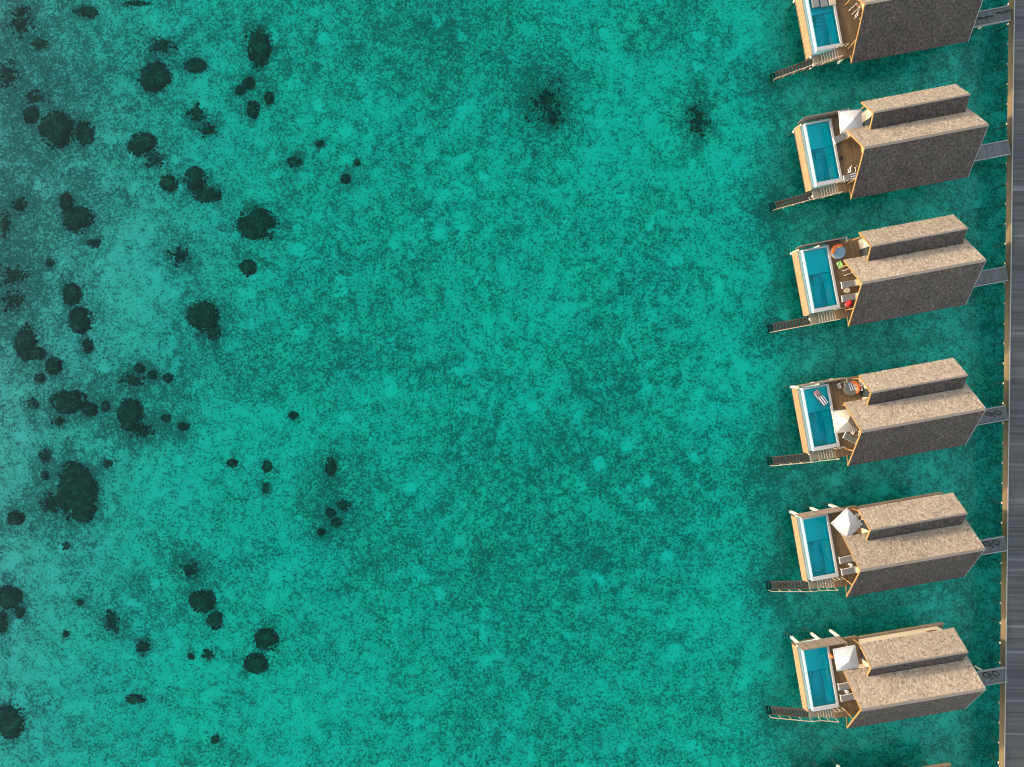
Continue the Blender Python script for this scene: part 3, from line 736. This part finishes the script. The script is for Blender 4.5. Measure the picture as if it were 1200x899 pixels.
# ------------------------------------------------------------------ deck furniture
def make_parasol(mat, size=1.2):
    o = empty('parasol', (0, 0, 0)); z0, z1 = 2.15, 2.85
    c = MB(); h = size; n = 6
    apex = Vector((0, 0, z1)); cor = [Vector((-h, -h, z0)), Vector((h, -h, z0)), Vector((h, h, z0)), Vector((-h, h, z0))]
    for i in range(4):
        a, b = cor[i], cor[(i + 1) % 4]
        g = []
        for r in range(n + 1):
            row = []
            for s in range(n + 1):
                t = r / n; q = apex.lerp(a.lerp(b, s / n), t); q.z -= .10 * math.sin(math.pi * (s / n)) * -t * .5 + .0
                q.z -= .05 * math.sin(math.pi * t)
                row.append(c.bm.verts.new(q))
            g.append(row)
        for r in range(n):
            for s in range(n): c.bm.faces.new((g[r][s], g[r][s + 1], g[r + 1][s + 1], g[r + 1][s]))
    cn = c.build('canopy', mat, o)
    v = MB()
    for i in range(4):
        a, b = cor[i], cor[(i + 1) % 4]; v.bar(a, b, .02, .14)
    v.build('valance', mat, cn)
    MB().tube([(0, 0, .05), (0, 0, 2.9)], .03, 10).build('pole', M['gold_wood'], o)
    MB().lathe([(.05, 2.86), (.06, 2.9), (.02, 2.97)], 10).build('finial', M['gold_wood'], o)
    MB().lathe([(.32, 0), (.32, .05), (.06, .09), (.05, .3)], 20).build('base', M['metal'], o)
    rb = MB()
    for q in cor: rb.bar((0, 0, z1 - .08), q * .98 + Vector((0, 0, -.03)), .025)
    rb.build('ribs', M['gold_wood'], o)
    return o
pw_ = make_parasol(M['canvas']); pc_ = make_parasol(M['canvas_cream'])
def place(o, px, py, z, zz, k, rz=0, lab='', cat='', grp=None):
    p = at(px, py, z); o.location = (p.x, p.y, zz); o.rotation_euler = (0, 0, R(ANG[k] + rz)); tag(o, lab, cat, grp); return o
GP = 'square parasols on the villa decks'
place(pw_, 999.3, 140.5, 6.2, 3.6, 2, -6, 'square white parasol over the deck of the second villa from the top', 'parasol', GP)
place(copy_tree(pw_), 994.7, 614.8, 6.2, 3.6, 5, 34, 'white parasol turned diagonally, its corners pointing along and across the deck', 'parasol', GP)
place(copy_tree(pw_), 993.8, 773.3, 6.2, 3.6, 6, 1, 'square white parasol against the roof of the lowest complete villa', 'parasol', GP)
place(pc_, 992.3, 493.5, 6.2, 3.6, 4, -4, 'cream parasol tucked half under the roof edge beside the pool with the mattress', 'parasol', GP)

def make_lounger(mat, head):
    o = empty('sun_lounger', (0, 0, 0))
    f = MB().box(-1.0, 1.0, -.36, -.30, .22, .28).box(-1.0, 1.0, .30, .36, .22, .28).box(-1.0, -.94, -.30, .30, .22, .28).box(.94, 1.0, -.30, .30, .22, .28)
    f.build('frame', M['white'], o)
    for x in (-.9, .85):
        for y in (-.33, .33): MB().box(x - .03, x + .03, y - .03, y + .03, 0, .218).build('leg', M['white'], o)
    MB().box(-.98, .42, -.34, .34, .285, .38).build('mattress', mat, o, bevel=.03)
    t = Matrix.Translation((.43, 0, .30)) @ Matrix.Rotation(R(-24), 4, 'Y')
    MB().box(0, .62, -.34, .34, 0, .09, t).build('backrest', mat, o, bevel=.03)
    t2 = Matrix.Translation((.46, 0, .405)) @ Matrix.Rotation(R(-24), 4, 'Y')
    MB().box(.12, .56, -.335, .335, 0, .05, t2).build('head_towel', head, o, bevel=.015)
    return o
GL = 'sun loungers on the villa decks'
lg = make_lounger(M['cushion'], M['cream']); lo = make_lounger(M['cushion'], M['peach'])
lgs = make_lounger(M['cushion'], M['cream'])
lgr = make_lounger(M['cushion_green'], M['cream'])
# striped towel version
tw = MB().box(-.2, .9, -.37, .37, .385, .40).build('striped_towel', M['navy_stripe'], lgs); tw.location = (0, 0, .01)
Z = 3.98
place(lg, 987.5, 160.5, Z, 3.602, 2, 14, 'grey lounger slanting out from under the white parasol by the second villa pool', 'sun lounger', GL)
place(lgs, 999.5, 207.3, Z, 3.602, 2, 0, 'grey lounger with a navy and white striped towel', 'sun lounger', GL)
place(lo, 997.0, 332.5, Z, 3.602, 3, 0, 'upper grey lounger with a peach towel beside the red beanbag villa table', 'sun lounger', GL)
place(copy_tree(lg), 997.4, 348.2, Z, 3.602, 3, 0, 'grey lounger just above the red beanbag', 'sun lounger', GL)
place(lgr, 999.3, 514.5, Z, 3.602, 4, -38, 'grey green lounger set at an angle below the cream parasol', 'sun lounger', GL)
place(copy_tree(lg), 994.6, 655.5, Z, 3.602, 5, 2, 'upper grey lounger on the deck of the diagonal parasol villa', 'sun lounger', GL)
place(copy_tree(lg), 997, 669.3, Z, 3.602, 5, 2, 'lower grey lounger on the deck of the diagonal parasol villa', 'sun lounger', GL)
place(copy_tree(lg), 993.3, 804.2, Z, 3.602, 6, 1, 'upper grey lounger on the deck of the lowest complete villa', 'sun lounger', GL)
place(copy_tree(lg), 996.0, 817.6, Z, 3.602, 6, 1, 'lower grey lounger on the deck of the lowest complete villa', 'sun lounger', GL)
# cushions on the first villa's pool shelf
for i, (px, py, lab, m) in enumerate(((955.5, 2, 'grey pool lounger farther from the villa at the topmost pool', 'cushion'), (965.5, 1.5, 'grey pool lounger in the middle of the topmost pool', 'cushion'), (975, -.5, 'cream pool lounger nearest the villa at the topmost pool', 'cream'))):
    o = empty('pool_lounger', (0, 0, 0))
    MB().box(-.40, .40, -.62, .62, .0, .16).build('seat', M[m], o, bevel=.05)
    t = Matrix.Translation((0, .58, .08)) @ Matrix.Rotation(R(28), 4, 'X')
    MB().box(-.40, .40, 0, .6, 0, .12, t).build('backrest', M[m], o, bevel=.04)
    place(o, px, py, 3.75, 3.615, 1, 0, lab, 'pool lounger', 'pool loungers at the topmost pool')

def make_table(mat, r=.24):
    o = empty('side_table', (0, 0, 0))
    MB().lathe([(r, .42), (r, .46)], 20).build('table_top', mat, o)
    MB().tube([(0, 0, .02), (0, 0, .42)], .03, 8).build('stem', mat, o)
    MB().lathe([(r * .7, 0), (r * .7, .02)], 18).build('base', mat, o)
    return o
GT = 'small side tables on the decks'
tb = make_table(M['cream'], .30)
place(tb, 993.0, 340.2, 4.05, 3.602, 3, 0, 'cream side table between the two loungers above the red beanbag', 'side table', GT)
tb2 = make_table(M['white'], .2)
place(tb2, 997.3, 662.5, 4.05, 3.602, 5, 0, 'white side table between the loungers of the diagonal parasol villa', 'side table', GT)
place(copy_tree(tb2), 992.6, 811.0, 4.05, 3.602, 6, 0, 'white side table between the loungers of the lowest complete villa', 'side table', GT)
tb3 = make_table(M['metal'], .22)
place(tb3, 986.2, 185.2, 4.05, 3.602, 2, 0, 'small black side table at the pool edge of the second villa', 'side table', GT)
place(copy_tree(tb3), 1003.2, 626.6, 4.05, 3.602, 5, 0, 'small black side table beside the diagonal parasol', 'side table', GT)

def make_daybed(top, striped):
    o = empty('round_daybed', (0, 0, 0))
    MB().lathe([(.70, 0), (.82, .05), (.82, .28), (.78, .30)], 32).build('base', M['gold_wood'], o)
    MB().lathe([(.78, .302), (.80, .34), (.80, .42), (.74, .46)], 32).build('mattress', top, o, smooth=False)
    bk = MB(); n = 16
    pts = [(.70 * math.cos(R(a)), .70 * math.sin(R(a)), .56) for a in [20 + 150 * i / n for i in range(n + 1)]]
    bk.tube(pts, [.06] + [.15] * (n - 1) + [.06], 10).build('bolster', M['orange'], o, smooth=True)
    for a in (60, 125): 
        t = Matrix.Translation((.5 * math.cos(R(a)), .5 * math.sin(R(a)), .52)) @ Matrix.Rotation(R(a), 4, 'Z') @ Matrix.Rotation(R(50), 4, 'Y')
        MB().box(-.05, .05, -.2, .2, -.15, .15, t).build('pillow', M['peach'], o, bevel=.03)
    if striped: MB().box(-.66, .25, -.30, .42, .465, .485).build('striped_towel', M['navy_stripe'], o)
    return o
place(make_daybed(M['blue_cushion'], False), 983.1, 294.8, 4.1, 3.602, 3, 25, 'round daybed with pale blue cushion and orange bolster at the pool corner', 'daybed', 'round daybeds')
place(make_daybed(M['cushion_green'], True), 998.6, 455.2, 4.1, 3.602, 4, -80, 'round daybed with navy striped towel and orange cushions half under the side roof', 'daybed', 'round daybeds')

# floating mattress
o = empty('pool_float', (0, 0, 0))
fm = MB()
for i in range(5): fm.tube([(-.85, -.26 + .13 * i, .06), (.85, -.26 + .13 * i, .06)], .075, 10)
fm.build('tubes', M['cushion'], o, smooth=True)
MB().box(-.95, -.45, -.30, .30, .06, .2).build('pillow', plain('mauve', (.34, .20, .22), .9), o, bevel=.05)
sw = MB().box(-.1, .95, -.33, .33, .15, .17).build('striped_towel', M['black_stripe'], o)
p = at(961.6, 466, 3.7); o.location = (p.x, p.y, 3.60); o.rotation_euler = (0, 0, R(-53)); tag(o, 'floating mattress with a black and white striped end in the pool', 'pool float')

# beanbag
def beanbag(mat, s):
    o = empty('beanbag', (0, 0, 0)); mb = MB()
    mb.lathe([(.2 * s, .0), (.42 * s, .06), (.46 * s, .2), (.38 * s, .38), (.2 * s, .52), (.05 * s, .58)], 18)
    for v in mb.bm.verts: v.co += Vector(noise.noise_vector(v.co * 3)) * .05 * s; v.co.z = max(0, v.co.z)
    mb.build('cushion', mat, o, smooth=True)
    MB().tube([(-.03, 0, .55), (.04, 0, .64), (.1, 0, .55)], .012, 6).build('strap', mat, o)
    return o
place(beanbag(M['red'], .85), 995.9, 355.4, 4.0, 3.602, 3, 0, 'red beanbag below the pair of loungers', 'beanbag')
place(beanbag(M['orange'], .5), 974.7, 769.4, 3.9, 3.602, 6, 0, 'small orange cushion on the deck by the pool of the lowest complete villa', 'cushion')

# crumpled towels
def towel(mat, sx, sy):
    mb = MB(); n = 8; g = [[mb.bm.verts.new((sx * (i / n - .5), sy * (j / n - .5), .05 + .06 * noise.noise(Vector((i * .9, j * .9, 4))))) for i in range(n + 1)] for j in range(n + 1)]
    for j in range(n):
        for i in range(n): mb.bm.faces.new((g[j][i], g[j][i + 1], g[j + 1][i + 1], g[j + 1][i]))
    return mb.build('towel', mat)
place(towel(M['lime'], .6, .75), 984.2, 310.3, 3.65, 3.61, 3, 20, 'crumpled lime green towel on the deck below the round blue daybed', 'towel')
place(towel(M['white'], .35, .3), 992.0, 356.9, 3.65, 3.61, 3, 20, 'small white towel beside the red beanbag', 'towel')

# director chairs with pale frames
def make_chair(seat):
    o = empty('deck_chair', (0, 0, 0)); f = MB()
    for y in (-.27, .27):
        f.bar((-.25, y, 0), (.28, y, .44), .04).bar((.25, y, 0), (-.28, y, .44), .04).bar((.26, y, .42), (.36, y, .95), .04).bar((-.25, y, .66), (.30, y, .66), .05)
    f.build('frame', M['white'], o)
    MB().box(-.24, .24, -.245, .245, .43, .45).build('seat', seat, o)
    t = Matrix.Translation((.31, 0, .62)) @ Matrix.Rotation(R(11), 4, 'Y')
    MB().box(-.01, .01, -.245, .245, 0, .32, t).build('backrest', seat, o)
    return o
GC = 'folding deck chairs'
ch = make_chair(M['soil_brown'])
for i, (px, py, k, rz, lab) in enumerate(((1001, 10.5, 1, 30, 'white framed folding chair nearer the pool at the topmost villa'), (1007.3, 17.5, 1, 70, 'white framed folding chair against the roof edge of the topmost villa'),
      (999, 199.5, 2, 80, 'white framed folding chair just above the striped lounger'), (993.3, 318.5, 3, 10, 'white framed folding chair above the loungers of the beanbag villa'),
      (1002.8, 507.5, 4, 60, 'white framed folding chair by the grey green lounger'), (986.5, 451.5, 4, 100, 'folding chair left of the striped round daybed'),
      (1006.5, 606.5, 5, 40, 'folding chair behind the diagonal parasol'), (1004.5, 455, 4, 0, 'folding chair in the shade under the side roof of the mattress villa'))):
    o = ch if i == 0 else copy_tree(ch)
    place(o, px, py, 4.1, 3.602, k, rz, lab, 'chair', GC)
